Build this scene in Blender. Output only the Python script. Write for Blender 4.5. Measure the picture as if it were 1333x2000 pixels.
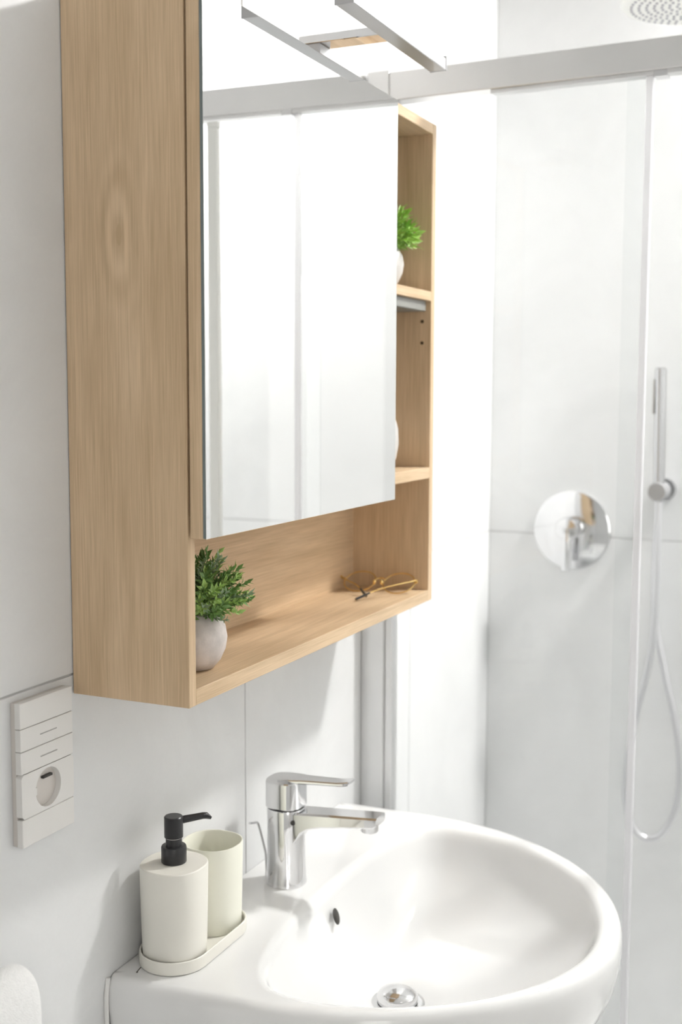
import bpy, bmesh, math, random
from mathutils import Vector, Matrix

for o in list(bpy.data.objects):
    bpy.data.objects.remove(o)
scene = bpy.context.scene
C = scene.collection
R = math.radians

# ------------------------------------------------------------------ camera
YAW, PITCH, ROLL, FPX = R(24.5496), R(5.7503), R(0.1944), 2314.41
fw = Vector((math.cos(YAW) * math.cos(PITCH), math.sin(YAW) * math.cos(PITCH), -math.sin(PITCH)))
rt = Vector((math.sin(YAW), -math.cos(YAW), 0))
up = rt.cross(fw)
rt2 = math.cos(ROLL) * rt + math.sin(ROLL) * up
up2 = -math.sin(ROLL) * rt + math.cos(ROLL) * up
cd = bpy.data.cameras.new('camera')
cam = bpy.data.objects.new('camera', cd)
C.objects.link(cam)
cam.matrix_world = Matrix(((rt2.x, up2.x, -fw.x, 0.0), (rt2.y, up2.y, -fw.y, -0.75), (rt2.z, up2.z, -fw.z, 1.49), (0, 0, 0, 1)))
cd.sensor_fit = 'VERTICAL'
cd.sensor_height = 36.0
cd.sensor_width = 24.0
cd.lens = FPX / 2000 * 36
cd.clip_start = 0.01
cd.dof.use_dof = True
cd.dof.focus_distance = 1.27
cd.dof.aperture_fstop = 4.8
scene.camera = cam

# ------------------------------------------------------------------ world, light levels, exposure
world = bpy.data.worlds.new('world')
scene.world = world
world.use_nodes = True
world.node_tree.nodes['Background'].inputs[0].default_value = (0.93, 0.96, 1.0, 1)
world.node_tree.nodes['Background'].inputs[1].default_value = 1.0
scene.view_settings.view_transform = 'Standard'
scene.view_settings.look = 'None'
scene.view_settings.gamma = 1.0
scene.view_settings.use_curve_mapping = False
scene.view_settings.exposure = 0.08
LAMP = 530.0      # radiance of the shower ceiling light
FILL_LAMP = 1.5      # radiance of the made-up fill light over the washing area
FILL_WINDOW = 3.5      # radiance of the made-up unseen window behind the camera

SK = R(2.2623)    # the shower end of the room is slightly out of square
CX = 1.338        # washbasin axis

# ------------------------------------------------------------------ materials
def new_mat(name):
    m = bpy.data.materials.new(name)
    m.use_nodes = True
    nt = m.node_tree
    b = nt.nodes['Principled BSDF']
    return m, nt, b

def plain(name, col, rough=0.5, metal=0.0, spec=0.5, coat=0.0, noise=0.0, nscale=8.0, bump=0.0, bscale=300.0, emit=None):
    m, nt, b = new_mat(name)
    b.inputs['Base Color'].default_value = (*col, 1)
    b.inputs['Roughness'].default_value = rough
    b.inputs['Metallic'].default_value = metal
    b.inputs['Specular IOR Level'].default_value = spec
    b.inputs['Coat Weight'].default_value = coat
    tc = nt.nodes.new('ShaderNodeTexCoord')
    if noise > 0:
        n = nt.nodes.new('ShaderNodeTexNoise')
        n.inputs['Scale'].default_value = nscale
        n.inputs['Detail'].default_value = 5
        r = nt.nodes.new('ShaderNodeValToRGB')
        r.color_ramp.elements[0].position = 0.3
        r.color_ramp.elements[1].position = 0.7
        r.color_ramp.elements[0].color = (*[c * (1 - noise) for c in col], 1)
        r.color_ramp.elements[1].color = (*[min(1, c * (1 + noise)) for c in col], 1)
        nt.links.new(tc.outputs['Object'], n.inputs['Vector'])
        nt.links.new(n.outputs['Fac'], r.inputs['Fac'])
        nt.links.new(r.outputs['Color'], b.inputs['Base Color'])
    if bump > 0:
        n2 = nt.nodes.new('ShaderNodeTexNoise')
        n2.inputs['Scale'].default_value = bscale
        bp = nt.nodes.new('ShaderNodeBump')
        bp.inputs['Strength'].default_value = bump
        bp.inputs['Distance'].default_value = 0.001
        nt.links.new(tc.outputs['Object'], n2.inputs['Vector'])
        nt.links.new(n2.outputs['Fac'], bp.inputs['Height'])
        nt.links.new(bp.outputs['Normal'], b.inputs['Normal'])
    if emit:
        b.inputs['Emission Color'].default_value = (*emit[0], 1)
        b.inputs['Emission Strength'].default_value = emit[1]
    return m

OAK_L, OAK_D = (0.76, 0.575, 0.38), (0.55, 0.395, 0.24)

def oak(name, axis, knot=None):
    m, nt, b = new_mat(name)
    N, L = nt.nodes, nt.links
    tc = N.new('ShaderNodeTexCoord')
    def mapped(along, cross):
        mp = N.new('ShaderNodeMapping')
        s = [cross, cross, cross]
        s[axis] = along
        mp.inputs['Scale'].default_value = s
        L.new(tc.outputs['Object'], mp.inputs['Vector'])
        return mp
    def noise(mp, detail, rough=0.55, dist=0.0):
        n = N.new('ShaderNodeTexNoise')
        n.inputs['Scale'].default_value = 1.0
        n.inputs['Detail'].default_value = detail
        n.inputs['Roughness'].default_value = rough
        n.inputs['Distortion'].default_value = dist
        L.new(mp.outputs['Vector'], n.inputs['Vector'])
        return n
    def math_(op, a, bb):
        n = N.new('ShaderNodeMath'); n.operation = op
        for i, v in enumerate((a, bb)):
            if v is None: continue
            if isinstance(v, (int, float)): n.inputs[i].default_value = v
            else: L.new(v, n.inputs[i])
        return n.outputs[0]
    broad = noise(mapped(2.2, 26.0), 3, 0.5, 0.6).outputs['Fac']
    fine = noise(mapped(14.0, 620.0), 2, 0.6).outputs['Fac']
    mid = noise(mapped(7.0, 150.0), 3, 0.6, 0.3).outputs['Fac']
    v = math_('ADD', math_('MULTIPLY', broad, 0.55), math_('MULTIPLY', mid, 0.25))
    v = math_('ADD', v, math_('MULTIPLY', fine, 0.50))          # mean ~0.65
    if knot is not None:
        sx = N.new('ShaderNodeSeparateXYZ')
        L.new(tc.outputs['Object'], sx.inputs[0])
        wob = noise(mapped(18.0, 45.0), 2, 0.5).outputs['Fac']
        wob = math_('MULTIPLY', math_('SUBTRACT', wob, 0.5), 0.9)
        dy = math_('DIVIDE', math_('SUBTRACT', sx.outputs[1], knot[0]), 0.0150)
        dz = math_('DIVIDE', math_('SUBTRACT', sx.outputs[2], knot[1]), 0.043)
        r = math_('SQRT', math_('ADD', math_('MULTIPLY', dy, dy), math_('MULTIPLY', dz, dz)), None)
        r = math_('ADD', r, wob)
        ring = math_('SINE', math_('MULTIPLY', r, 6.0), None)
        fall = math_('MULTIPLY', math_('SUBTRACT', 2.4, r), 0.55)
        fall = math_('MINIMUM', math_('MAXIMUM', fall, 0.0), 1.0)
        v = math_('ADD', v, math_('MULTIPLY', math_('MULTIPLY', ring, fall), 0.11))
        eye = math_('MINIMUM', math_('MAXIMUM', math_('MULTIPLY', math_('SUBTRACT', 0.30, r), 2.0), 0.0), 0.25)
        v = math_('ADD', v, eye)
    rp = N.new('ShaderNodeValToRGB')
    e = rp.color_ramp.elements
    e[0].position, e[1].position = 0.50, 0.82
    e[0].color, e[1].color = (*OAK_L, 1), (*OAK_D, 1)
    L.new(v, rp.inputs['Fac'])
    L.new(rp.outputs['Color'], b.inputs['Base Color'])
    b.inputs['Roughness'].default_value = 0.5
    b.inputs['Specular IOR Level'].default_value = 0.3
    bp = N.new('ShaderNodeBump')
    bp.inputs['Strength'].default_value = 0.12
    bp.inputs['Distance'].default_value = 0.0005
    L.new(fine, bp.inputs['Height'])
    L.new(bp.outputs['Normal'], b.inputs['Normal'])
    return m

def thin_glass(name, tint=(0.985, 0.99, 0.99), rough=0.0):
    m = bpy.data.materials.new(name); m.use_nodes = True
    nt = m.node_tree
    for n in list(nt.nodes): nt.nodes.remove(n)
    out = nt.nodes.new('ShaderNodeOutputMaterial')
    mx = nt.nodes.new('ShaderNodeMixShader')
    tr = nt.nodes.new('ShaderNodeBsdfTransparent'); tr.inputs[0].default_value = (*tint, 1)
    gl = nt.nodes.new('ShaderNodeBsdfGlossy'); gl.inputs['Roughness'].default_value = rough
    fr = nt.nodes.new('ShaderNodeFresnel'); fr.inputs['IOR'].default_value = 1.45
    geo = nt.nodes.new('ShaderNodeNewGeometry')
    # the pane is a real slab: only its outward face mirrors, so nothing is lost inside the slab
    sub = nt.nodes.new('ShaderNodeMath'); sub.operation = 'SUBTRACT'; sub.inputs[0].default_value = 1.0
    mul = nt.nodes.new('ShaderNodeMath'); mul.operation = 'MULTIPLY'
    nt.links.new(geo.outputs['Backfacing'], sub.inputs[1])
    nt.links.new(fr.outputs[0], mul.inputs[0]); nt.links.new(sub.outputs[0], mul.inputs[1])
    nt.links.new(mul.outputs[0], mx.inputs[0])
    nt.links.new(tr.outputs[0], mx.inputs[1]); nt.links.new(gl.outputs[0], mx.inputs[2])
    nt.links.new(mx.outputs[0], out.inputs[0])
    return m

def tile_mat(name, col, var=0.05):
    m, nt, b = new_mat(name)
    N, L = nt.nodes, nt.links
    tc = N.new('ShaderNodeTexCoord')
    oi = N.new('ShaderNodeObjectInfo')
    ad = N.new('ShaderNodeVectorMath'); ad.operation = 'ADD'
    L.new(tc.outputs['Object'], ad.inputs[0]); L.new(oi.outputs['Location'], ad.inputs[1])
    n1 = N.new('ShaderNodeTexNoise'); n1.inputs['Scale'].default_value = 4.0; n1.inputs['Detail'].default_value = 7; n1.inputs['Roughness'].default_value = 0.65; n1.inputs['Distortion'].default_value = 0.6
    n2 = N.new('ShaderNodeTexNoise'); n2.inputs['Scale'].default_value = 260.0; n2.inputs['Detail'].default_value = 2
    L.new(ad.outputs[0], n1.inputs['Vector']); L.new(tc.outputs['Object'], n2.inputs['Vector'])
    mx = N.new('ShaderNodeMath'); mx.operation = 'MULTIPLY_ADD'; mx.inputs[1].default_value = 0.12
    L.new(n2.outputs['Fac'], mx.inputs[0]); L.new(n1.outputs['Fac'], mx.inputs[2])
    rp = N.new('ShaderNodeValToRGB')
    e = rp.color_ramp.elements
    e[0].position, e[1].position = 0.38, 0.76
    e[0].color = (*[c * (1 - var) for c in col], 1)
    e[1].color = (*[c * (1 + var) for c in col], 1)
    L.new(mx.outputs[0], rp.inputs['Fac']); L.new(rp.outputs['Color'], b.inputs['Base Color'])
    b.inputs['Roughness'].default_value = 0.42
    b.inputs['Specular IOR Level'].default_value = 0.35
    return m

def hose_mat(name):
    m, nt, b = new_mat(name)
    b.inputs['Base Color'].default_value = (0.68, 0.68, 0.70, 1)
    b.inputs['Metallic'].default_value = 0.85
    b.inputs['Roughness'].default_value = 0.28
    return m

M = {
    'oak_v': oak('oak laminate upright grain', 2),
    'oak_knot': oak('oak laminate upright grain with knot', 2, knot=(-0.066, 0.463)),
    'oak_h': oak('oak laminate level grain', 0),
    'tile': tile_mat('light grey stone tile', (0.765, 0.77, 0.77)),
    'grout': plain('grey grout', (0.50, 0.50, 0.495), 0.9, noise=0.06, nscale=60),
    'plaster': plain('white plaster', (0.90, 0.90, 0.89), 0.85, noise=0.02, nscale=5),
    'floor_tile': tile_mat('pale floor tile', (0.70, 0.70, 0.695)),
    'ceramic': plain('white glazed ceramic', (0.845, 0.845, 0.84), 0.09, spec=0.5, coat=0.3, noise=0.006, nscale=3),
    'chrome': plain('polished chrome', (0.76, 0.76, 0.77), 0.07, metal=1.0, noise=0.01, nscale=20),
    'chrome_soft': plain('satin chrome', (0.74, 0.74, 0.75), 0.22, metal=1.0, noise=0.02, nscale=20),
    'alu': plain('brushed aluminium', (0.74, 0.74, 0.74), 0.34, metal=0.75, noise=0.02, nscale=14),
    'mirror': plain('silvered mirror', (0.93, 0.935, 0.935), 0.004, metal=1.0, noise=0.002, nscale=2),
    'glass_edge': plain('dark ground glass edge', (0.16, 0.19, 0.19), 0.3, noise=0.05, nscale=50),
    'gap': plain('dark gap and hole shade', (0.09, 0.055, 0.03), 0.9, noise=0.1, nscale=50),
    'glass': thin_glass('clear shower glass'),
    'lens': thin_glass('clear spectacle lens', (0.985, 0.98, 0.975)),
    'cream': plain('cream plastic', (0.86, 0.84, 0.77), 0.45, spec=0.4, noise=0.012, nscale=6, bump=0.04, bscale=500),
    'cream_cup': plain('pale yellow plastic', (0.87, 0.865, 0.755), 0.42, spec=0.4, noise=0.012, nscale=6),
    'black': plain('black plastic', (0.022, 0.022, 0.024), 0.32, spec=0.45, noise=0.1, nscale=30),
    'plate': plain('white switch plastic', (0.80, 0.785, 0.76), 0.4, spec=0.4, noise=0.01, nscale=10),
    'plate_in': plain('light grey socket plastic', (0.66, 0.62, 0.58), 0.45, noise=0.02, nscale=20),
    'mark': plain('grey print', (0.38, 0.37, 0.36), 0.6, noise=0.02, nscale=20),
    'white_plastic': plain('white gloss plastic', (0.88, 0.89, 0.86), 0.3, noise=0.01, nscale=10),
    'grey_strip': plain('grey satin strip', (0.27, 0.27, 0.25), 0.5, metal=0.1, noise=0.05, nscale=40),
    'chrome_dark': plain('dim chrome', (0.52, 0.52, 0.53), 0.12, metal=1.0, noise=0.02, nscale=20),
    'lamp_metal': plain('grey satin metal', (0.50, 0.50, 0.51), 0.33, metal=0.7, noise=0.02, nscale=20),
    'stone': plain('mottled stone pot', (0.66, 0.60, 0.565), 0.75, noise=0.14, nscale=70, bump=0.25, bscale=260),
    'white_pot': plain('white ceramic pot', (0.66, 0.64, 0.62), 0.4, noise=0.02, nscale=20),
    'gold': plain('gold wire', (0.85, 0.62, 0.25), 0.2, metal=1.0, noise=0.03, nscale=80),
    'leaf_a': plain('mid green leaf', (0.17, 0.31, 0.085), 0.5, noise=0.35, nscale=70),
    'leaf_b': plain('fresh green leaf', (0.35, 0.53, 0.14), 0.5, noise=0.3, nscale=70),
    'leaf_c': plain('grey green leaf', (0.28, 0.38, 0.22), 0.45, noise=0.3, nscale=70),
    'grass_a': plain('bright grass blade', (0.36, 0.60, 0.11), 0.45, noise=0.3, nscale=60),
    'grass_b': plain('deep grass blade', (0.22, 0.44, 0.07), 0.45, noise=0.3, nscale=60),
    'soil': plain('dark soil', (0.05, 0.04, 0.03), 0.95, noise=0.4, nscale=200),
    'towel': plain('white terry', (0.86, 0.86, 0.85), 0.95, noise=0.03, nscale=200, bump=1.0, bscale=900),
    'seal': plain('translucent white seal', (0.95, 0.95, 0.98), 0.35, noise=0.01, nscale=20),
    'silicone': plain('white silicone', (0.85, 0.84, 0.82), 0.5, noise=0.02, nscale=50),
    'dark_hole': plain('dark overflow interior', (0.045, 0.042, 0.038), 0.6, noise=0.2, nscale=200),
    'nozzle': plain('grey rubber nozzle', (0.42, 0.42, 0.46), 0.6, noise=0.05, nscale=200),
    'hose': hose_mat('ribbed metal hose'),
    'dark_line': plain('dark mark', (0.10, 0.09, 0.08), 0.7, noise=0.1, nscale=300),
    'lamp': plain('lit diffuser', (0.9, 0.9, 0.9), 0.5, emit=((1.0, 0.985, 0.965), LAMP), noise=0.001),
    'frosted': plain('glowing fill glass', (0.9, 0.9, 0.9), 0.5, emit=((1.0, 0.975, 0.94), FILL_WINDOW), noise=0.001),
    'fill_lamp': plain('lit fill diffuser', (0.9, 0.9, 0.9), 0.5, emit=((1.0, 0.98, 0.95), FILL_LAMP), noise=0.001),
}
M['seal'].node_tree.nodes['Principled BSDF'].inputs['Alpha'].default_value = 0.5

# ------------------------------------------------------------------ helpers
def empty(name, label, cat, loc=(0, 0, 0), rotz=0.0, group=None):
    o = bpy.data.objects.new(name, None)
    o.empty_display_size = 0.05
    C.objects.link(o)
    o.location = loc
    o.rotation_euler = (0, 0, rotz)
    o['label'] = label
    o['category'] = cat
    if group: o['group'] = group
    return o

def link(name, bm, mat, parent=None, loc=(0, 0, 0), smooth=False, rotz=0.0, angle=40):
    bmesh.ops.recalc_face_normals(bm, faces=bm.faces[:])
    me = bpy.data.meshes.new(name)
    bm.to_mesh(me)
    bm.free()
    me.materials.append(M[mat])
    if smooth:
        for p in me.polygons: p.use_smooth = True
        try: me.set_sharp_from_angle(angle=R(angle))
        except Exception: pass
    o = bpy.data.objects.new(name, me)
    C.objects.link(o)
    o.location = loc
    o.rotation_euler = (0, 0, rotz)
    if parent: o.parent = parent
    return o

def tag(o, label, cat, group=None):
    o['label'] = label; o['category'] = cat
    if group: o['group'] = group
    return o

def struct(o):
    o['kind'] = 'structure'
    return o

def nb(): return bmesh.new()

def add_box(bm, x0, x1, y0, y1, z0, z1, bev=0.0, seg=2):
    vs = [bm.verts.new((x, y, z)) for x in (x0, x1) for y in (y0, y1) for z in (z0, z1)]
    fs = [(0, 1, 3, 2), (4, 6, 7, 5), (0, 4, 5, 1), (2, 3, 7, 6), (0, 2, 6, 4), (1, 5, 7, 3)]
    faces = [bm.faces.new([vs[i] for i in f]) for f in fs]
    if bev > 0:
        es = list({e for f in faces for e in f.edges})
        bmesh.ops.bevel(bm, geom=es, offset=bev, segments=seg, profile=0.5, affect='EDGES')
    return bm

def box(x0, x1, y0, y1, z0, z1, bev=0.0, seg=2):
    return add_box(nb(), x0, x1, y0, y1, z0, z1, bev, seg)

def frame_of(d):
    d = Vector(d).normalized()
    a = Vector((0, 0, 1)) if abs(d.z) < 0.9 else Vector((1, 0, 0))
    u = d.cross(a).normalized()
    return u, d.cross(u).normalized()

def add_tube(bm, pts, rad, n=14, caps=True):
    pts = [Vector(p) for p in pts]
    if not isinstance(rad, (list, tuple)): rad = [rad] * len(pts)
    rings = []
    u = None
    for i, p in enumerate(pts):
        d = (pts[min(i + 1, len(pts) - 1)] - pts[max(i - 1, 0)]).normalized()
        if u is None: u, v = frame_of(d)
        else:
            u = (u - d * u.dot(d)).normalized(); v = d.cross(u)
        rings.append([bm.verts.new(p + (u * math.cos(2 * math.pi * k / n) + v * math.sin(2 * math.pi * k / n)) * rad[i]) for k in range(n)])
    for a, b in zip(rings, rings[1:]):
        for k in range(n):
            bm.faces.new((a[k], a[(k + 1) % n], b[(k + 1) % n], b[k]))
    if caps:
        bm.faces.new(rings[0][::-1]); bm.faces.new(rings[-1])
    return bm

def tube(pts, rad, n=14, caps=True): return add_tube(nb(), pts, rad, n, caps)

def catmull(pts, sub=8):
    P = [Vector(p) for p in pts]
    P = [P[0] * 2 - P[1]] + P + [P[-1] * 2 - P[-2]]
    out = []
    for i in range(1, len(P) - 2):
        for s in range(sub):
            t = s / sub
            a, b, c, d = P[i - 1], P[i], P[i + 1], P[i + 2]
            out.append(0.5 * ((2 * b) + (c - a) * t + (2 * a - 5 * b + 4 * c - d) * t * t + (3 * b - a - 3 * c + d) * t ** 3))
    out.append(P[-2])
    return out

def add_lathe(bm, prof, cen=(0, 0), n=48, e=2.0, cap0=True, cap1=True):
    """prof: list of (radius, z); e: superellipse exponent of the plan"""
    rings = []
    for r, z in prof:
        ring = []
        for k in range(n):
            a = 2 * math.pi * k / n
            ca, sa = math.cos(a), math.sin(a)
            q = 1.0 if e == 2 else (abs(ca) ** e + abs(sa) ** e) ** (-1 / e)
            ring.append(bm.verts.new((cen[0] + r * q * ca, cen[1] + r * q * sa, z)))
        rings.append(ring)
    for a, b in zip(rings, rings[1:]):
        for k in range(n):
            bm.faces.new((a[k], a[(k + 1) % n], b[(k + 1) % n], b[k]))
    if cap0: bm.faces.new(rings[0][::-1])
    if cap1: bm.faces.new(rings[-1])
    return bm

def lathe(prof, cen=(0, 0), n=48, e=2.0, cap0=True, cap1=True): return add_lathe(nb(), prof, cen, n, e, cap0, cap1)

def xf(bm, mat):
    bmesh.ops.transform(bm, matrix=mat, verts=bm.verts[:])
    return bm

# ------------------------------------------------------------------ the room
XL, XR, YF, ZC = -1.0, 2.40, -1.75, 2.46
def tiles(parent, rects, place, th=0.007):
    """each tile a slab with its own edges; the grout of the wall shows in the recessed joints"""
    for i, (a0, a1, z0, z1) in enumerate(rects):
        g = 0.0011
        cx_, cz_ = (a0 + a1) / 2, (z0 + z1) / 2
        hw, hz = (a1 - a0) / 2 - g, (z1 - z0) / 2 - g
        loc, bm = place(cx_, cz_, hw, hz, th)
        link('tile', bm, 'tile', parent, loc)

def split(lo, hi, first, step):
    cuts = [lo]
    c = first
    while c > lo + 0.02: c -= step
    c += step
    while c < hi - 0.02:
        if c > lo + 0.02: cuts.append(c)
        c += step
    return list(zip(cuts, cuts[1:] + [hi]))

ROWS = [(0.0, 1.2), (1.2, 2.4), (2.4, ZC)]
wall_back = struct(link('wall_back', box(XL - 0.1, XR + 0.2, 0.0015, 0.12, 0, ZC), 'grout'))
tiles(wall_back, [(a, b, z0, z1) for a, b in split(XL, XR + 0.02, 1.3398, 0.6) for z0, z1 in ROWS],
      lambda c, z, hw, hz, th: ((c, 0, z), box(-hw, hw, 0.0, th, -hz, hz, 0.0006, 1)))
# far wall of the shower, 2.3 degrees out of square
wall_far = struct(link('wall_far', box(0.0015, 0.12, -1.9, 0.0, 0, ZC), 'grout', None, (XR, 0, 0), rotz=-SK))
tiles(wall_far, [(-b, -a, z0, z1) for a, b in split(0.0, 1.80, 0.0, 1.2) for z0, z1 in ROWS],
      lambda c, z, hw, hz, th: ((0, c, z), box(0.0, th, -hw, hw, -hz, hz, 0.0006, 1)))
wall_front = struct(link('wall_front', box(XL - 0.1, XR + 0.2, YF - 0.12, YF, 0, ZC), 'plaster'))
WY0, WY1, WZ0, WZ1 = -1.73, -1.13, 0.75, 2.00
wl_ = nb()
add_box(wl_, XL - 0.12, XL, YF, WY0, 0, ZC)
add_box(wl_, XL - 0.12, XL, WY1, 0.0, 0, ZC)
add_box(wl_, XL - 0.12, XL, WY0, WY1, 0, WZ0)
add_box(wl_, XL - 0.12, XL, WY0, WY1, WZ1, ZC)
wall_left = struct(link('wall_left', wl_, 'plaster'))
fill_window = struct(bpy.data.objects.new('fill_window_1', None)); C.objects.link(fill_window); fill_window.location = (XL, WY0, WZ0)  # glowing opening made up as unseen fill behind the camera
ww, wh = WY1 - WY0, WZ1 - WZ0
wf = nb()
for y0, y1, z0, z1 in ((0, 0.04, 0, wh), (ww - 0.04, ww, 0, wh), (0.04, ww - 0.04, 0, 0.04), (0.04, ww - 0.04, wh - 0.04, wh)):
    add_box(wf, -0.06, -0.005, y0, y1, z0, z1)
link('fill_window_frame', wf, 'plate', fill_window)
link('pane', box(-0.04, -0.034, 0.04, ww - 0.04, 0.04, wh - 0.04), 'frosted', fill_window)
floor = struct(link('floor', box(XL - 0.1, XR + 0.2, YF - 0.1, 0.1, -0.10, -0.002), 'grout'))
for i, (a, b) in enumerate(split(XL, XR + 0.02, 1.3398, 0.6)):
    for c, d in split(YF, 0.0, -0.6, 0.6):
        link('tile', box(-(b - a) / 2 + 0.0012, (b - a) / 2 - 0.0012, -(d - c) / 2 + 0.0012, (d - c) / 2 - 0.0012, -0.008, 0.0, 0.0006, 1), 'floor_tile', floor, ((a + b) / 2, (c + d) / 2, 0))
ceiling = struct(link('ceiling', box(XL - 0.1, XR + 0.2, YF - 0.1, 0.1, ZC, ZC + 0.1), 'plaster'))
door_1 = struct(link('door_1', box(0, 0.80, 0.006, 0.03, 0.001, 2.05, 0.003, 2), 'plate', None, (-0.75, YF, 0)))
link('door_handle', tube([(0.08, 0.03, 1.02), (0.08, 0.075, 1.02), (0.10, 0.08, 1.02), (0.20, 0.08, 1.02)], 0.009, 14), 'chrome', door_1, smooth=True)
fr_ = nb()
for x0, x1, z0, z1 in ((-0.08, -0.005, 0, 2.13), (0.805, 0.88, 0, 2.13), (-0.005, 0.805, 2.055, 2.13)):
    add_box(fr_, x0, x1, 0.0005, 0.02, z0, z1)
link('door_frame', fr_, 'plate', door_1)

# ceiling light of the shower, and an unseen one added as fill
def ceiling_light(label, loc, rad, mat):
    t = empty('ceiling_light', label, 'lamp', loc)
    link('rim', lathe([(rad, -0.012), (rad + 0.012, -0.012), (rad + 0.016, -0.004), (rad + 0.016, 0.0), (rad, 0.0)], n=48, cap0=False, cap1=False), 'alu', t, smooth=True)
    link('diffuser', lathe([(rad, -0.010), (rad, -0.002)], n=48), mat, t)
    return t
ceiling_light('round flush ceiling light above the shower', (2.255, -1.02, ZC), 0.088, 'lamp')
ceiling_light('round flush fill light added above the washing area', (0.70, -1.10, ZC), 0.20, 'fill_lamp')

# ------------------------------------------------------------------ mirror cabinet
CB = (0.9757, 0.0, 1.1800)
cab = empty('mirror_cabinet', 'oak mirror cabinet with open shelves mounted on tiled wall above the basin', 'cabinet', CB)
CW, CH, CD = 0.6876, 0.6960, 0.141
TH = 0.0150
link('side_panel', box(0, TH * 0.88, -CD, -0.001, 0, CH, 0.0006, 1), 'oak_knot', cab)['label'] = 'broad oak side panel with a knot'
rp_ = link('side_panel', box(CW - TH, CW, -CD, -0.001, 0, CH, 0.0006, 1), 'oak_v', cab)
link('top_panel', box(TH * 0.88, CW - TH, -CD, -0.001, CH - TH, CH - 0.0005, 0.0005, 1), 'oak_h', cab)
link('bottom_panel', box(TH * 0.88, CW - TH, -CD, -0.001, 0.0003, 0.0165, 0.0006, 1), 'oak_h', cab)
link('back_panel', box(TH * 0.88, CW - TH, -0.018, -0.003, 0.0165, CH - TH), 'oak_h', cab)
link('shelf', box(TH * 0.88, CW - TH, -CD, -0.018, 0.1845, 0.2005, 0.0005, 1), 'oak_h', cab)
up_shelf = link('shelf', box(TH * 0.88, CW - TH, -CD, -0.018, 0.4435, 0.4570, 0.0005, 1), 'oak_h', cab)
sl = link('under_shelf_strip', box(0.40, CW - TH - 0.0035, -0.134, -0.060, 0.4285, 0.4433, 0.001, 1), 'grey_strip', up_shelf)
sl['label'] = 'grey strip under the upper shelf'
for z in (1.5942, 1.563):
    link('shelf_pin_hole', xf(lathe([(0.0026, 0), (0.0026, 0.0006), (0.0012, 0.0006)], n=12, cap1=True),
         Matrix.Translation((CW - TH + 0.00005, -0.1272, z - CB[2])) @ Matrix.Rotation(R(-90), 4, 'Y')), 'gap', rp_)
door = link('door', box(-0.0005, 0.4832, -0.1588, -0.1440, 0.1690, 0.6850, 0.0005, 1), 'oak_v', cab)
link('mirror_pane', box(-0.0008, 0.4836, -0.1625, -0.1617, 0.1688, 0.6852, 0.0004, 1), 'mirror', door)
link('glass_backing', box(-0.0007, 0.4834, -0.1617, -0.1588, 0.1694, 0.6846), 'glass_edge', door)
link('door_gap_shade', box(0.004, 0.476, -0.1440, -0.141, 0.190, 0.680), 'gap', door)  # dark filler strip, paints the shade in the gap behind the door

# mirror lamp above the cabinet
lamp = empty('mirror_lamp', 'slim chrome bar lamp projecting over the mirror top', 'lamp', (1.3100, -0.06, 1.876))
ox, oy, oz = 1.3100, -0.06, 1.876
lb = nb()
add_box(lb, 1.1690 - ox, 1.4535 - ox, -0.2290 - oy, -0.2078 - oy, 1.8938 - oz, 1.9088 - oz, 0.0008, 1)
link('light_bar', lb, 'lamp_metal', lamp)
for a, b in ((1.1672, 1.1690), (1.4535, 1.4565)):
    link('end_cap', box(a - ox, b - ox, -0.2296 - oy, -0.2072 - oy, 1.8935 - oz, 1.9115 - oz, 0.0005, 1), 'lamp_metal', lamp)
link('arm', box(1.2975 - ox, 1.3275 - ox, -0.2078 - oy, -0.100 - oy, 1.8990 - oz, 1.9085 - oz, 0.0008, 1), 'chrome', lamp)
link('mount_block', box(1.2975 - ox, 1.3275 - ox, -0.128 - oy, -0.030 - oy, 0.0, 1.8988 - oz, 0.001, 1), 'lamp_metal', lamp)

# ------------------------------------------------------------------ washbasin
def ray_r(poly, c, a):
    d = Vector((math.cos(a), math.sin(a)))
    best = 0
    n = len(poly)
    for i in range(n):
        p, q = poly[i], poly[(i + 1) % n]
        e = q - p
        den = d.x * e.y - d.y * e.x
        if abs(den) < 1e-12: continue
        w = p - c
        t = (w.x * e.y - w.y * e.x) / den
        s = (w.x * d.y - w.y * d.x) / den
        if t > 0 and -1e-9 <= s <= 1 + 1e-9 and t > best: best = t
    return best

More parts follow.
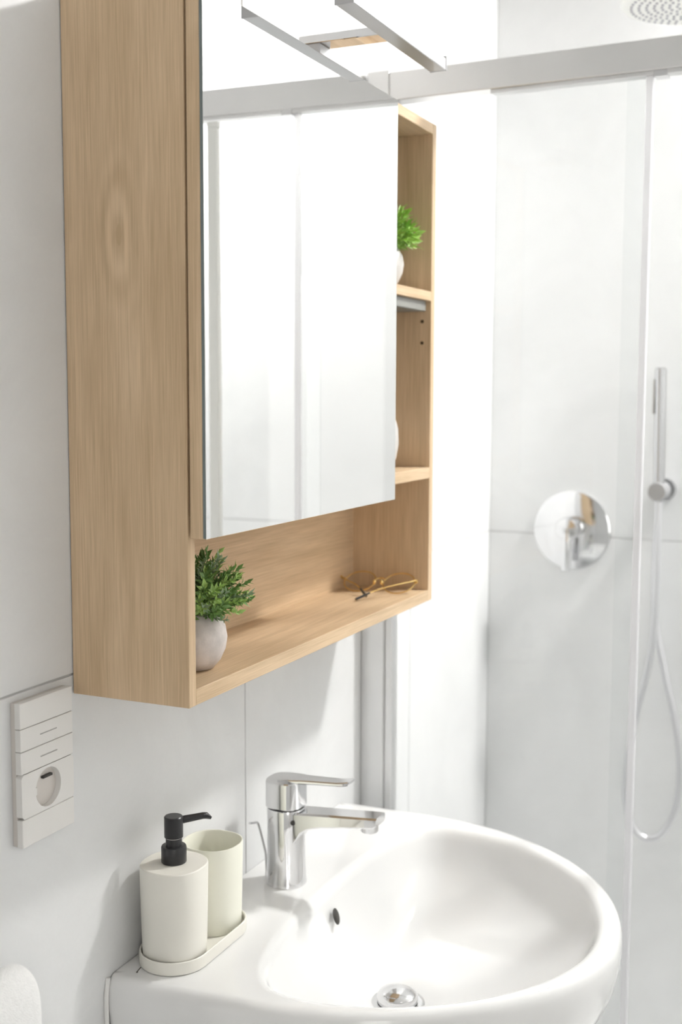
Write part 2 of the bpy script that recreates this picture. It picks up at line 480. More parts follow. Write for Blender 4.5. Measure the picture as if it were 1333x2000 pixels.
def basin():
    t = empty('washbasin', 'white ceramic washbasin mounted on the tiled wall', 'sink', (CX, 0, 0.66))
    O = Vector((CX, 0, 0.66))
    cen = Vector((CX, -0.245))
    outer = []
    for k in range(90):                              # front half ellipse, left to right
        a = math.pi * k / 89
        ca, sa = math.cos(a), math.sin(a)
        e = 1.85 if ca > 0 else 2.0                  # the near end is a little slimmer than the far end
        q = (abs(ca) ** e + abs(sa) ** e) ** (-1 / e)
        outer.append(Vector((CX - (0.300 if ca > 0 else 0.322) * q * ca, -0.15 - 0.345 * q * sa)))
    rad = 0.006
    for k in range(9):                               # rounded back corners, then the straight back on the wall
        a = math.pi / 2 * k / 8
        outer.append(Vector((CX + 0.315 - rad + rad * math.cos(a), -0.001 - rad + rad * math.sin(a))))
    for k in range(9):
        a = math.pi / 2 + math.pi / 2 * k / 8
        outer.append(Vector((CX - 0.315 + rad + rad * math.cos(a), -0.001 - rad + rad * math.sin(a))))
    inner = []
    for k in range(120):
        a = 2 * math.pi * k / 120
        ca, sa = math.cos(a), math.sin(a)
        if sa <= 0:
            e = 2.0 if ca > 0 else 1.85
            q = (abs(ca) ** e + abs(sa) ** e) ** (-1 / e)
            inner.append(Vector((CX + (0.270 if ca > 0 else 0.255) * q * ca, -0.208 + 0.258 * q * sa)))
        else:
            e = 2.9
            q = (abs(ca) ** e + abs(sa) ** e) ** (-1 / e)
            inner.append(Vector((CX + (0.270 if ca > 0 else 0.255) * q * ca, -0.208 + 0.086 * q * sa)))
    n = 144
    dr = Vector((CX, -0.220))
    ang = [2 * math.pi * (k + 0.5) / n for k in range(n)]
    for sx in (-1, 1):                               # extra columns at the two tight back corners
        a0 = math.atan2(-0.003 - cen.y, sx * 0.313)
        ang += [a0 + d for d in (-0.016, -0.008, -0.003, 0.001, 0.006, 0.014)]
    ang.sort()
    n = len(ang)
    ri = [cen + Vector((math.cos(a), math.sin(a))) * ray_r(inner, cen, a) for a in ang]
    ro = [cen + Vector((math.cos(a), math.sin(a))) * ray_r(outer, cen, a) for a in ang]
    rd = [dr + Vector((math.cos(a), math.sin(a))) * 0.030 for a in ang]
    rings = []
    def lerp_ring(A, B, s, z): rings.append([(A[k].lerp(B[k], s), z) for k in range(n)])
    for s, z in ((0.0, 0.7160), (0.02, 0.7195), (0.15, 0.7235), (0.30, 0.7295), (0.45, 0.7380), (0.58, 0.7485), (0.70, 0.7620), (0.79, 0.7760), (0.86, 0.7900), (0.915, 0.8055), (0.955, 0.8215), (0.982, 0.8345), (1.0, 0.8420)):
        lerp_ring(rd, ri, s, z)
    def off(A, dist, z, keepback=False):
        out = []
        for k in range(n):
            v = A[k] - cen
            rim_w = (ro[k] - ri[k]).length
            dd = dist * min(1.0, rim_w / 0.036) if z > 0.83 else dist
            q = cen + v * (1 + dd / v.length)
            if keepback:
                w_ = min(1.0, max(0.0, (A[k].y + 0.05) / 0.035))
                q.y = q.y + (A[k].y - q.y) * w_
            out.append((q, z))
        rings.append(out)
    off(ri, 0.004, 0.8460); off(ri, 0.009, 0.8485); off(ri, 0.0145, 0.8497)
    off(ro, -0.0195, 0.8500)
    for ins, z in ((-0.0135, 0.8500), (-0.009, 0.8490), (-0.005, 0.8462), (-0.002, 0.8420), (0.0, 0.8355), (0.0, 0.815), (-0.004, 0.790), (-0.014, 0.765), (-0.032, 0.740), (-0.06, 0.715), (-0.10, 0.692), (-0.15, 0.674), (-0.20, 0.665), (-0.22, 0.662)):
        off(ro, ins, z, True)
    bm = nb()
    V = [[bm.verts.new((p.x - O.x, p.y - O.y, z - O.z)) for p, z in ring] for ring in rings]
    for A, B in zip(V, V[1:]):
        for k in range(n): bm.faces.new((A[k], A[(k + 1) % n], B[(k + 1) % n], B[k]))
    bm.faces.new(V[-1]); bm.faces.new(V[0])
    body = link('bowl', bm, 'ceramic', t, smooth=True, angle=60)
    # overflow opening in the rear wall of the bowl
    ov = nb()
    bmesh.ops.create_uvsphere(ov, u_segments=20, v_segments=10, radius=1.0)
    xf(ov, Matrix.Translation((1.3415 - O.x, -0.1325, 0.8140 - O.z)) @ Matrix.Rotation(R(-18), 4, 'X') @ Matrix.Diagonal((0.0075, 0.0022, 0.0108, 1)))
    link('overflow_hole', ov, 'dark_hole', t, smooth=True)
    dz = 0.7165 - O.z
    link('drain_ring', lathe([(0.021, dz - 0.004), (0.021, dz + 0.002), (0.030, dz + 0.0045), (0.035, dz + 0.0030), (0.0355, dz)], (0, -0.220), cap0=False, cap1=False), 'chrome', t, smooth=True)
    link('stopper', lathe([(0.0255, dz + 0.0045), (0.0262, dz + 0.0115), (0.024, dz + 0.0150), (0.018, dz + 0.0182), (0.010, dz + 0.0200), (0.003, dz + 0.0206)], (0, -0.220)), 'chrome', t, smooth=True)
    link('sealant_bead', tube([(-0.3165, -0.002, -0.002 + z) for z in (0.06, 0.10, 0.14, 0.172)] + [(-0.312, -0.0015, 0.1895)], 0.0030, 8), 'silicone', t, smooth=True)
    link('waste_pipe', tube([(0, -0.220, 0.02), (0, -0.220, -0.10), (0, -0.220, -0.16), (0, -0.19, -0.18), (0, -0.05, -0.18), (0, -0.001, -0.18)], 0.016, 16), 'chrome', t, smooth=True)
basin()

# ------------------------------------------------------------------ basin mixer tap
def tap():
    bx, by, bz = CX, -0.0615, 0.8495
    t = empty('basin_tap', 'chrome single lever mixer tap on the washbasin deck', 'tap', (bx, by, bz))
    link('body', lathe([(0.0262, 0), (0.0264, 0.002), (0.0256, 0.006), (0.0246, 0.03), (0.0242, 0.07), (0.0246, 0.1005), (0.0240, 0.1025)], e=2.25), 'chrome', t, smooth=True)
    link('seam_ring', lathe([(0.0225, 0.1020), (0.0225, 0.1050)], e=2.25), 'black', t)
    sec = [(-0.006, 0.052, 0.1000, 0.0170), (-0.018, 0.058, 0.1010, 0.0175), (-0.028, 0.0745, 0.1018, 0.0172), (-0.038, 0.0810, 0.1028, 0.0168), (-0.055, 0.0860, 0.1042, 0.0164), (-0.085, 0.0905, 0.1066, 0.0160), (-0.115, 0.0945, 0.1090, 0.0156), (-0.128, 0.0960, 0.1100, 0.0154), (-0.1335, 0.0995, 0.1104, 0.0150)]
    bm = nb()
    rings = []
    for y, z0, z1, w in sec:
        c = 0.0022
        prof = [(-w + c, z0), (w - c, z0), (w, z0 + c), (w, z1 - c), (w - c, z1), (-w + c, z1), (-w, z1 - c), (-w, z0 + c)]
        rings.append([bm.verts.new((x, y, z)) for x, z in prof])
    for a, b in zip(rings, rings[1:]):
        for k in range(8): bm.faces.new((a[k], a[(k + 1) % 8], b[(k + 1) % 8], b[k]))
    bm.faces.new(rings[0]); bm.faces.new(rings[-1])
    sp = link('spout', bm, 'chrome', t, smooth=True, angle=35)
    link('aerator', lathe([(0.0105, 0.0875), (0.0115, 0.089), (0.0115, 0.0985)], (0, -0.1185)), 'chrome_soft', sp, smooth=True)
    hd = link('handle', lathe([(0.0236, 0.1045), (0.0246, 0.1058), (0.0244, 0.1385), (0.0236, 0.1400), (0.006, 0.1412)], e=3.0), 'chrome', t, smooth=True, angle=24)
    bm = nb()
    rings = []
    for y, zc, w, h in ((0.004, 0.1405, 0.0170, 0.0026), (-0.016, 0.1412, 0.0165, 0.0027), (-0.026, 0.1418, 0.0135, 0.0026), (-0.050, 0.1434, 0.0118, 0.0024), (-0.076, 0.1450, 0.0110, 0.0024), (-0.086, 0.1462, 0.0108, 0.0028), (-0.0920, 0.1478, 0.0100, 0.0026), (-0.0940, 0.1490, 0.0085, 0.0014)):
        c = 0.0012
        prof = [(-w + c, zc - h), (w - c, zc - h), (w, zc - h + c), (w, zc + h - c), (w - c, zc + h), (-w + c, zc + h), (-w, zc + h - c), (-w, zc - h + c)]
        rings.append([bm.verts.new((x, y, z)) for x, z in prof])
    for a, b in zip(rings, rings[1:]):
        for k in range(8): bm.faces.new((a[k], a[(k + 1) % 8], b[(k + 1) % 8], b[k]))
    bm.faces.new(rings[0]); bm.faces.new(rings[-1])
    link('lever', bm, 'chrome', hd, smooth=True, angle=35)
    # small dark grub-screw hole on the flank below the lever
    link('screw_hole', xf(lathe([(0.0030, 0), (0.0030, 0.001), (0.001, 0.0012)], n=16), Matrix.Translation((-0.0182, -0.0188, 0.0885)) @ Matrix.Rotation(R(38), 4, 'Z') @ Matrix.Rotation(R(-90), 4, 'Y')), 'dark_hole', t)
    link('pop_up_rod', tube(catmull([(0.004, 0.0315, 0.0), (0.002, 0.0315, 0.030), (-0.006, 0.0315, 0.052), (-0.018, 0.0315, 0.0785), (-0.024, 0.0315, 0.0835), (-0.032, 0.0315, 0.0855), (-0.042, 0.0315, 0.0885)], 6), 0.0017, 10), 'chrome_soft', t, smooth=True)
tap()

# ------------------------------------------------------------------ dispenser set
DX, CUX, DY, DZ = 1.0915, 1.1755, -0.0465, 0.8500
def stadium(x0, x1, y, r, n=20, grow=0.0):
    pts = []
    for k in range(n + 1):
        a = math.pi / 2 + math.pi * k / n
        pts.append((x0 + (r + grow) * math.cos(a), y + (r + grow) * math.sin(a)))
    for k in range(n + 1):
        a = -math.pi / 2 + math.pi * k / n
        pts.append((x1 + (r + grow) * math.cos(a), y + (r + grow) * math.sin(a)))
    return pts

def loft(bm, loops, cap0=True, cap1=True):
    V = [[bm.verts.new(p) for p in lp] for lp in loops]
    n = len(V[0])
    for a, b in zip(V, V[1:]):
        for k in range(n): bm.faces.new((a[k], a[(k + 1) % n], b[(k + 1) % n], b[k]))
    if cap0: bm.faces.new(V[0][::-1])
    if cap1: bm.faces.new(V[-1])
    return bm

xm = (DX + CUX) / 2
lo = []
for g, z in ((-0.0015, 0.0), (0.0, 0.0012), (0.0004, 0.012), (0.0, 0.0148), (-0.0010, 0.0155), (-0.0022, 0.0148), (-0.0026, 0.0060)):
    lo.append([(x, y, z) for x, y in stadium(DX - xm, CUX - xm, 0, 0.0400, grow=g)])
tray = link('tray', loft(nb(), lo), 'cream', None, (xm, DY, DZ), smooth=True)
tag(tray, 'cream oval tray under the soap dispenser and cup', 'tray')

disp = empty('soap_dispenser', 'cream soap dispenser with black pump standing on oval tray', 'dispenser', (DX, DY, DZ + 0.0062))
link('bottle', lathe([(0.0335, 0), (0.0345, 0.0015), (0.0352, 0.02), (0.0362, 0.060), (0.0369, 0.1055), (0.0365, 0.1075), (0.0356, 0.1083), (0.020, 0.1092), (0.008, 0.1092)], n=64, e=2.3), 'cream', disp, smooth=True, angle=32)
pump = link('pump', lathe([(0.0135, 0.1090), (0.0142, 0.1100), (0.0142, 0.1265), (0.0135, 0.1280), (0.0092, 0.1283), (0.0090, 0.1380), (0.0106, 0.1383), (0.0106, 0.1610), (0.0096, 0.1620)], n=40), 'black', disp, smooth=True, angle=35)
q = math.sqrt(0.5)
noz = []
link('nozzle', tube([(0.004 * q, -0.004 * q, 0.1560), (0.020 * q, -0.020 * q, 0.1572), (0.0335 * q, -0.0335 * q, 0.1582), (0.0375 * q, -0.0375 * q, 0.1578), (0.0430 * q, -0.0430 * q, 0.1545)], [0.0046, 0.0041, 0.0038, 0.0038, 0.0018], 14), 'black', pump, smooth=True, angle=50)
link('pump_seam', lathe([(0.0092, 0.1372), (0.0098, 0.1378), (0.0098, 0.1383), (0.0092, 0.1386)], n=32, cap0=False, cap1=False), 'plate_in', pump)

cup = link('tumbler', lathe([(0.0315, 0), (0.0325, 0.0015), (0.0332, 0.02), (0.0341, 0.060), (0.0349, 0.1030), (0.0345, 0.1042), (0.0334, 0.1042), (0.0328, 0.1030), (0.0320, 0.060), (0.0308, 0.010), (0.028, 0.004)], n=64, e=2.3), 'cream_cup', None, (CUX, DY, DZ + 0.0062), smooth=True, angle=50)
tag(cup, 'pale yellow empty tumbler on the tray behind the soap dispenser', 'cup')

dark_line = link('thin_line', tube(catmull([(0, 0, 0.0006), (0.004, 0.0015, 0.0007), (0.012, 0.003, 0.0007)], 5), [0.0012] * 3 + [0.0007] * 8, 6), 'dark_line', None, (1.0480, -0.0245, 0.8492))  # thin dark line lying on the basin edge
tag(dark_line, 'tiny thin dark line on the basin edge beside the tray', 'dark_line')

# ------------------------------------------------------------------ wall socket and switch plate
PX0, PX1, PZ0, PZ1 = 0.8785, 0.9585, 1.0500, 1.1935
sock = empty('socket_plate', 'white wall plate with switches and one power socket beside the cabinet', 'socket', (PX0, 0, PZ0))
pw, ph = PX1 - PX0, PZ1 - PZ0
cuts = [0.0, 0.197, 0.508, 0.664, 0.820, 1.0]
names = ['blank_module', 'socket_module', 'switch_rocker', 'switch_rocker', 'blank_module']
for i, nm in enumerate(names):
    z0, z1 = ph * cuts[i] + 0.0003, ph * cuts[i + 1] - 0.0003
    if nm != 'socket_module':
        o = link(nm, box(0, pw, -0.0125, -0.0055, z0, z1, 0.0005, 1), 'plate', sock)
        if nm == 'switch_rocker':
            zc = (z0 + z1) / 2
            link('switch_mark', box(pw * 0.36, pw * 0.68, -0.0128, -0.0124, zc - 0.0005, zc + 0.0005), 'mark', o)
    else:
        # square plate with a round well
        bm = nb()
        zc = (z0 + z1) / 2; xc = pw / 2; rr = 0.0195; n = 64
        sq, ci, cb, fl = [], [], [], []
        for k in range(n):
            a = 2 * math.pi * (k + 0.5) / n
            ca, sa = math.cos(a), math.sin(a)
            tt = min((pw / 2) / max(abs(ca), 1e-6), ((z1 - z0) / 2) / max(abs(sa), 1e-6))
            sq.append((xc + tt * ca, -0.0125, zc + tt * sa))
            ci.append((xc + rr * ca, -0.0125, zc + rr * sa))
            cb.append((xc + rr * 0.99 * ca, -0.0060, zc + rr * 0.99 * sa))
        bk = [(x, -0.0055, z) for x, y, z in sq]
        loft(bm, [bk, sq, ci, cb], False, False)
        o = link('socket_module', bm, 'plate', sock)
        bm = nb(); w = [bm.verts.new((x, -0.0062, z)) for x, y, z in cb]; bm.faces.new(w)
        r = bmesh.ops.extrude_face_region(bm, geom=bm.faces[:])
        bmesh.ops.translate(bm, verts=[v for v in r['geom'] if isinstance(v, bmesh.types.BMVert)], vec=(0, 0.0006, 0))
        link('socket_well', bm, 'plate_in', o)
        link('earth_clip', box(xc - 0.004, xc + 0.010, -0.0098, -0.0062, zc + 0.0085, zc + 0.0108), 'dark_hole', o)
        link('socket_lug', box(xc - rr, xc - rr + 0.003, -0.0120, -0.0062, zc - 0.004, zc + 0.004, 0.0004, 1), 'plate', o)
link('back_frame', box(0.0008, pw - 0.0008, -0.0055, -0.0002, 0.0008, ph - 0.0008), 'plate_in', sock)

# ------------------------------------------------------------------ towel on a bar
tw = empty('towel_bar', 'chrome towel bar on wall below the socket plate', 'towel bar', (0.66, 0, 0.922))
link('bar', tube([(-0.22, -0.05, 0.030), (0.155, -0.05, 0.030)], 0.007, 16), 'chrome', tw, smooth=True)
for s in (-0.20, -0.02):
    link('bracket', tube([(s, -0.0005, 0.030), (s, -0.05, 0.030)], 0.006, 12), 'chrome', tw, smooth=True)
def towel():
    bm = nb()
    random.seed(4)
    nx, prof = 30, []
    for i in range(14): prof.append((-0.030, 0.52 + i * (0.942 - 0.52) / 13))
    for i in range(1, 10):
        a = math.pi * i / 10
        prof.append((-0.050 + 0.020 * math.cos(a), 0.9470 + 0.021 * math.sin(a)))
    for i in range(20): prof.append((-0.072, 0.942 - i * 0.45 / 19))
    grid = []
    for j, (y, z) in enumerate(prof):
        row = []
        for i in range(nx + 1):
            u = i / nx
            x = 0.44 + u * (0.386)
            drop = max(0, 0.93 - z)
            x += (u - 0.2) * drop * 0.22 * (1 - math.exp(-drop * 20)) if u > 0.2 else 0
            f = 0.006 * math.sin(u * 13 + 1.0) * min(1, drop * 8)
            zz = z - (0.004 * (max(0, u - 0.90) / 0.10) ** 2)
            row.append(bm.verts.new((x - 0.66, y + (f if y < -0.06 else -f * 0.2), zz - 0.52)))
        grid.append(row)
    for a, b in zip(grid, grid[1:]):
        for i in range(nx): bm.faces.new((a[i], a[i + 1], b[i + 1], b[i]))
    o = link('towel', bm, 'towel', None, (0.66, 0, 0.52), smooth=True, angle=180)
    md = o.modifiers.new('thick', 'SOLIDIFY'); md.thickness = 0.008; md.offset = 0
    sd = o.modifiers.new('sub', 'SUBSURF'); sd.levels = 1; sd.render_levels = 1
    tag(o, 'white terry towel hanging at the lower left under the socket', 'towel')
towel()

# ------------------------------------------------------------------ potted plants
def sprig_mesh(seed, mat, length, leaf, leaves, slim=1.0):
    random.seed(seed)
    bm = nb()
    bend = random.uniform(-0.25, 0.25)
    pts = [(bend * length * (i / 4) ** 2, 0, length * i / 4) for i in range(5)]
    add_tube(bm, pts, [0.0007, 0.0006, 0.0006, 0.0005, 0.0003], 5)
    for k in range(leaves):
        t = 0.30 + 0.72 * k / (leaves - 1)
        base = Vector((bend * length * t * t, 0, length * min(t, 1.0)))
        a = k * 2.4 + random.uniform(-0.4, 0.4)
        tilt = random.uniform(0.5, 1.05) if t < 0.95 else random.uniform(0.0, 0.5)
        d = Vector((math.cos(a) * math.sin(tilt), math.sin(a) * math.sin(tilt), math.cos(tilt)))
        s = d.cross(Vector((0, 0, 1)))
        s = s.normalized() if s.length > 1e-4 else Vector((1, 0, 0))
        nrm = s.cross(d).normalized()
        L_ = leaf * random.uniform(0.7, 1.15); W_ = L_ * random.uniform(0.17, 0.25) * slim
        p0 = bm.verts.new(base)
        p1 = bm.verts.new(base + d * L_ * 0.45 + s * W_ + nrm * W_ * 0.35)
        p2 = bm.verts.new(base + d * L_ * 0.45 - s * W_ + nrm * W_ * 0.35)
        p3 = bm.verts.new(base + d * L_ - nrm * L_ * 0.08)
        pm = bm.verts.new(base + d * L_ * 0.5)
        for f in ((p0, p1, pm), (p0, pm, p2), (p1, p3, pm), (pm, p3, p2)): bm.faces.new(f)
    me = bpy.data.meshes.new('sprig')
    bm.to_mesh(me); bm.free()
    me.materials.append(M[mat])
    return me

def potted(name, label, loc, pot_prof, potmat, soilz, soilr, kinds, count, squash, leaf, seed, length, top, slim=1.0):
    t = empty(name, label, 'plant', loc)
    pot = link('pot', lathe(pot_prof, n=48, cap1=True), potmat, t, smooth=True, angle=50)
    link('soil', lathe([(soilr, soilz - 0.004), (soilr, soilz), (soilr * 0.4, soilz + 0.003)], n=24), 'soil', pot)
    meshes = [sprig_mesh(seed + i, m, length, leaf, n, slim) for i, (m, n) in enumerate(kinds)]
    random.seed(seed)
    for k in range(count):
        zc = 1 - (k + 0.5) / count * 1.20
        ang = k * 2.39996 + random.uniform(-0.2, 0.2)
        rr = math.sqrt(max(0, 1 - zc * zc))
        d = Vector((rr * math.cos(ang), rr * math.sin(ang), zc))
        o = bpy.data.objects.new('sprig', meshes[k % len(meshes)])
        C.objects.link(o)
        o.parent = t
        # stems leave the pot mouth and open into a ball
        base = Vector((d.x * soilr * 0.75, d.y * soilr * 0.75, soilz + 0.001 + random.uniform(0.0, top) * (0.5 + 0.5 * abs(zc))))
        if d.z < 0.0: base.z = soilz + 0.009 + 0.009 * random.random()
        d = (d + Vector((0, 0, 0.25))).normalized()
        o.location = base
        o.rotation_mode = 'QUATERNION'
        from mathutils import Quaternion
        o.rotation_quaternion = d.to_track_quat('Z', 'Y') @ Quaternion((0, 0, 1), random.uniform(0, 6.28))
        s = random.uniform(0.82, 1.12)
        o.scale = (s, s, s * squash)
    return t

EGG = [(0.014, 0.0), (0.019, 0.0012), (0.0265, 0.010), (0.0320, 0.022), (0.0338, 0.034), (0.0318, 0.046), (0.0262, 0.056), (0.0225, 0.0600), (0.0212, 0.0606), (0.0200, 0.0590), (0.0200, 0.050)]
potted('potted_plant', 'leafy faux plant in mottled stone pot in the open bottom niche', (1.0665, -0.0930, 1.1967), EGG, 'stone', 0.0535, 0.0195,
       [('leaf_a', 22), ('leaf_b', 20), ('leaf_a', 20), ('leaf_c', 18), ('leaf_b', 18)], 175, 1.0, 0.0100, 11, 0.040, 0.037)
potted('potted_grass', 'bright green grassy plant in white pot on the upper cabinet shelf', (1.5780, -0.0890, 1.6371), EGG, 'white_pot', 0.0535, 0.0195,
       [('grass_a', 13), ('grass_b', 12), ('grass_a', 12)], 150, 1.0, 0.0180, 31, 0.0335, 0.028, 0.55)

jar = link('jar', lathe([(0.016, 0), (0.021, 0.002), (0.0275, 0.016), (0.0310, 0.036), (0.0300, 0.058), (0.0255, 0.074), (0.0220, 0.080), (0.0205, 0.0805), (0.0195, 0.078), (0.0225, 0.05)], n=40), 'white_pot', None, (1.5740, -0.0880, 1.3806), smooth=True)
tag(jar, 'white rounded jar on the lower shelf peeking out behind the mirror', 'jar')

# ------------------------------------------------------------------ spectacles
def glasses():
    t = empty('eyeglasses', 'folded gold wire glasses lying in the open bottom niche', 'glasses', (1.5900, -0.0790, 1.1967))
    tilt = R(54)
    def fr(u, v, off=0.0):               # u along the front, v up the lens
        y = -u
        return Vector((v * math.sin(tilt) + off * math.cos(tilt) + u * 0.10, y, 0.0012 + v * math.cos(tilt) - off * math.sin(tilt)))
    rw, rh = 0.0235, 0.0210
    for s in (-1, 1):
        cu = s * 0.0300
        pts = [fr(cu + rw * math.cos(2 * math.pi * k / 40), rh + rh * math.sin(2 * math.pi * k / 40)) for k in range(41)]
        rim = link('rim', tube(pts, 0.0009, 8, False), 'gold', t, smooth=True)
        bm = nb()
        a = [bm.verts.new(fr(cu + (rw - 0.0006) * math.cos(2 * math.pi * k / 40), rh + (rh - 0.0006) * math.sin(2 * math.pi * k / 40), -0.0008)) for k in range(40)]
        b = [bm.verts.new(fr(cu + (rw - 0.0006) * math.cos(2 * math.pi * k / 40), rh + (rh - 0.0006) * math.sin(2 * math.pi * k / 40), 0.0008)) for k in range(40)]
        for k in range(40): bm.faces.new((a[k], a[(k + 1) % 40], b[(k + 1) % 40], b[k]))
        bm.faces.new(a); bm.faces.new(b[::-1])
        link('lens', bm, 'lens', rim)
        link('hinge', tube([fr(cu + s * rw, rh * 1.15), fr(cu + s * (rw + 0.004), rh * 1.12, -0.002), fr(cu + s * (rw + 0.0045), rh * 1.05, -0.007)], 0.0017, 8), 'gold', t, smooth=True)
        p = nb()
        bmesh.ops.create_uvsphere(p, u_segments=10, v_segments=6, radius=1)
        xf(p, Matrix.Translation(fr(s * 0.0055, rh * 0.8, -0.004)) @ Matrix.Diagonal((0.0018, 0.0025, 0.004, 1)))
        link('nose_pad', p, 'gold', t, smooth=True)
        # temples folded in across the front towards the camera side
        a0 = fr(cu + s * (rw + 0.0045), rh * 1.05, -0.007)
        e1 = Vector((-0.030 - 0.012 * s, a0.y * 0.35, 0.012))
        e2 = Vector((-0.060 - 0.016 * s, -a0.y * 0.02 - 0.004, 0.0026))
        cur = catmull([a0, a0.lerp(e1, 0.5) + Vector((-0.004, 0, 0.001)), e1, e2], 6)
        tm = link('temple', tube(cur, 0.0009, 8), 'gold', t, smooth=True)
        link('temple_tip', tube([cur[-5], cur[-3], cur[-1]], [0.0014, 0.0019, 0.0021], 8), 'black', tm, smooth=True)
    link('bridge', tube(catmull([fr(-0.0075, rh * 1.25), fr(-0.003, rh * 1.45, 0.001), fr(0.003, rh * 1.45, 0.001), fr(0.0075, rh * 1.25)], 5), 0.0012, 8), 'gold', t, smooth=True)
glasses()

# ------------------------------------------------------------------ shower enclosure
EX = 1.7236
enc = empty('shower_screen', 'glass shower screen with grey top rail between basin and shower', 'shower screen', (EX, 0, 0), -SK)
YE = -1.70
link('top_rail', box(-0.004, 0.030, YE, -0.044, 1.9320, 1.9740, 0.001, 1), 'alu', enc)
link('rail_lip', box(0.000, 0.020, YE, -0.205, 1.9265, 1.9318), 'alu', enc)
brk = link('rail_bracket', box(-0.006, 0.034, -0.0445, -0.0075, 1.9290, 1.9775, 0.002, 2), 'alu', enc)
link('bracket_foot', box(-0.002, 0.034, -0.0075, -0.0005, 1.9290, 1.9735), 'chrome_soft', brk)
wp = link('wall_profile', box(-0.004, 0.028, -0.040, -0.0005, 0.04, 1.9288, 0.0015, 1), 'alu', enc)
link('profile_lip', box(0.002, 0.024, -0.053, -0.040, 0.04, 1.9288, 0.001, 1), 'alu', wp)
link('fixed_pane', box(0.006, 0.012, -0.4300, -0.053, 0.045, 1.9264), 'glass', enc)
dr = link('sliding_pane', box(0.018, 0.024, YE + 0.02, -0.4010, 0.045, 1.9264), 'glass', enc)
link('edge_seal', box(0.004, 0.014, -0.4400, -0.4300, 0.045, 1.9264, 0.001, 1), 'seal', enc)
link('roller', box(-0.001, 0.020, -0.4600, -0.4420, 1.9235, 1.9318), 'chrome_soft', dr)
link('door_handle', box(-0.010, 0.003, -0.5880, -0.5700, 0.70, 1.9130, 0.002, 2), 'white_plastic', dr)
link('handle_cap', box(-0.010, 0.003, -0.5885, -0.5695, 1.9130, 1.9225, 0.001, 1), 'white_plastic', dr)
link('bottom_rail', box(-0.004, 0.030, YE, -0.0005, 0.0, 0.045, 0.001, 1), 'alu', enc)

tr = nb()
add_box(tr, EX + 0.036, XR - 0.075, -1.70, -0.002, 0.001, 0.030, 0.004, 2)
tray_o = link('bounce_tray', tr, 'ceramic')  # out of view, put in to bounce light up the far wall
tag(tray_o, 'unseen white low shower tray added to bounce light behind the glass screen', 'shower tray')

# ------------------------------------------------------------------ shower fittings on the far wall
def wp_(y, off=0.0):                     # point on the far wall at distance |y| from the corner, off into the room
    return Vector((XR + y * math.sin(SK) - off * math.cos(SK), y * math.cos(SK) + off * math.sin(SK), 0))
mx = empty('shower_mixer', 'round chrome shower mixer plate with lever on the far shower wall', 'shower mixer', wp_(-0.1795) + Vector((0, 0, 1.2115)), -SK)
rot = Matrix.Rotation(R(-90), 4, 'Y')    # lathe axis to point into the room (-x)
link('escutcheon', xf(lathe([(0.0795, 0.0), (0.0800, 0.002), (0.0795, 0.006), (0.076, 0.0075), (0.02, 0.0080)], n=64), rot), 'chrome', mx, smooth=True, angle=30)
link('valve_body', xf(lathe([(0.0235, 0.0075), (0.0235, 0.046), (0.0215, 0.050), (0.008, 0.052)], n=40), Matrix.Translation((0, 0, 0.006)) @ rot), 'chrome', mx, smooth=True, angle=30)
link('lever', box(-0.052, -0.038, -0.009, 0.009, -0.080, 0.012, 0.004, 3), 'chrome', mx, smooth=True)

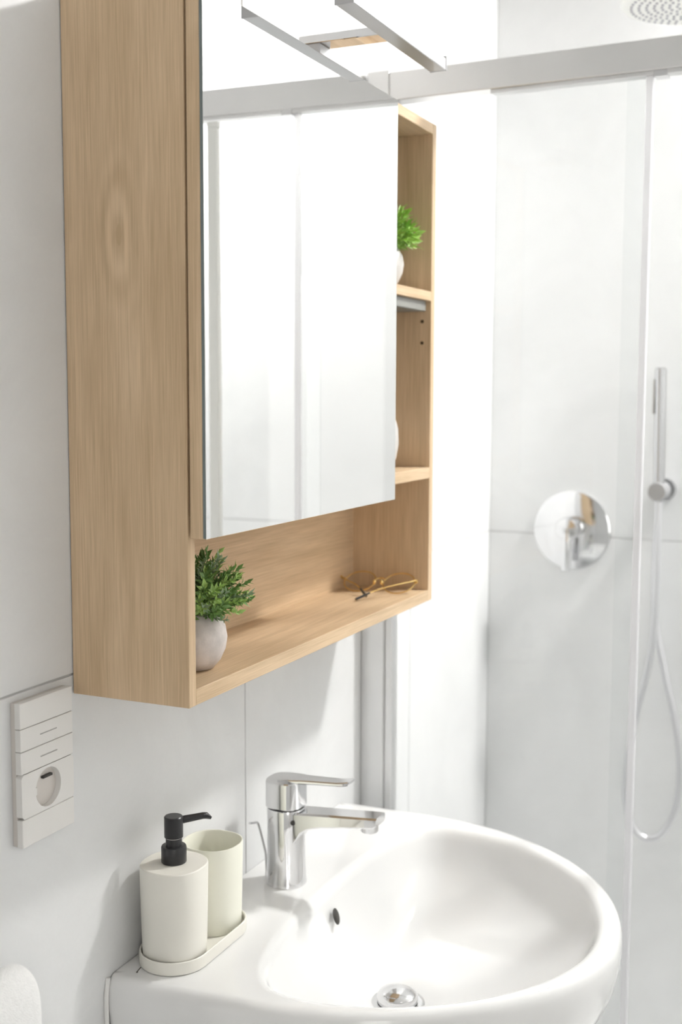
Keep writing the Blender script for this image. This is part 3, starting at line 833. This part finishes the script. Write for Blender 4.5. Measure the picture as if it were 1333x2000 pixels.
hs = empty('hand_shower', 'slim chrome hand shower in a wall holder with its hose', 'hand shower', wp_(-0.364) + Vector((0, 0, 1.3030)), -SK)
link('wall_rose', xf(lathe([(0.0215, 0.0), (0.0220, 0.003), (0.0205, 0.0075), (0.010, 0.0085)], n=40), rot), 'chrome_dark', hs, smooth=True)
link('outlet', tube([(-0.006, 0.0, 0.0), (-0.030, 0.0, 0.0)], 0.0125, 24), 'chrome', hs, smooth=True, angle=35)
link('holder', tube([(-0.080, 0.0, 0.0), (-0.078, 0.0, 0.0), (-0.030, 0.0, 0.0)], [0.0165, 0.0175, 0.0175], 28), 'lamp_metal', hs, smooth=True, angle=35)
wd = link('wand', tube([(-0.060, 0.0, -0.020), (-0.060, 0.0, 0.02), (-0.060, 0.003, 0.234), (-0.060, 0.003, 0.2365)], [0.009, 0.0105, 0.0105, 0.008], 24), 'chrome_dark', hs, smooth=True, angle=35)
link('spray_face', box(-0.067, -0.055, 0.012, 0.0155, 0.148, 0.215, 0.0008, 1), 'chrome_soft', wd)
hose = catmull([(-0.060, 0.000, -0.018), (-0.060, -0.001, -0.10), (-0.060, 0.000, -0.22), (-0.058, 0.008, -0.330), (-0.056, 0.034, -0.46), (-0.054, 0.050, -0.58), (-0.052, 0.040, -0.660), (-0.050, 0.012, -0.695), (-0.046, -0.022, -0.685), (-0.043, -0.048, -0.630), (-0.041, -0.054, -0.55), (-0.038, -0.040, -0.45), (-0.034, -0.014, -0.345), (-0.030, 0.006, -0.25), (-0.026, 0.010, -0.12), (-0.022, 0.004, -0.012)], 40)
rad = [0.0066 + (0.0006 if i % 2 else 0.0) for i in range(len(hose))]
link('hose', tube(hose, rad, 12), 'hose', hs, smooth=True, angle=180)

hd = empty('rain_shower_head', 'round white rain shower head with grey nozzles above the shower', 'shower head', (1.992, -0.447, 2.100))
link('head_disc', lathe([(0.100, 0.0), (0.108, 0.0015), (0.111, 0.005), (0.108, 0.009), (0.030, 0.014), (0.015, 0.02)], n=64), 'white_plastic', hd, smooth=True, angle=50)
link('ceiling_arm', tube([(0, 0, 0.018), (0, 0, 0.345)], 0.011, 20), 'chrome', hd, smooth=True, angle=40)
link('ceiling_rose', lathe([(0.028, 0.352), (0.030, 0.350), (0.030, 0.345), (0.012, 0.343)], n=32), 'chrome', hd, smooth=True)
bm = nb()
for ring in range(1, 9):
    nn = ring * 6
    for k in range(nn):
        a = 2 * math.pi * k / nn + ring * 0.3
        add_lathe(bm, [(0.0019, -0.0018), (0.0027, 0.0005)], (0.0118 * ring * math.cos(a), 0.0118 * ring * math.sin(a)), 8, cap1=False)
nz = link('nozzles', bm, 'nozzle', hd)
nz['kind'] = 'stuff'
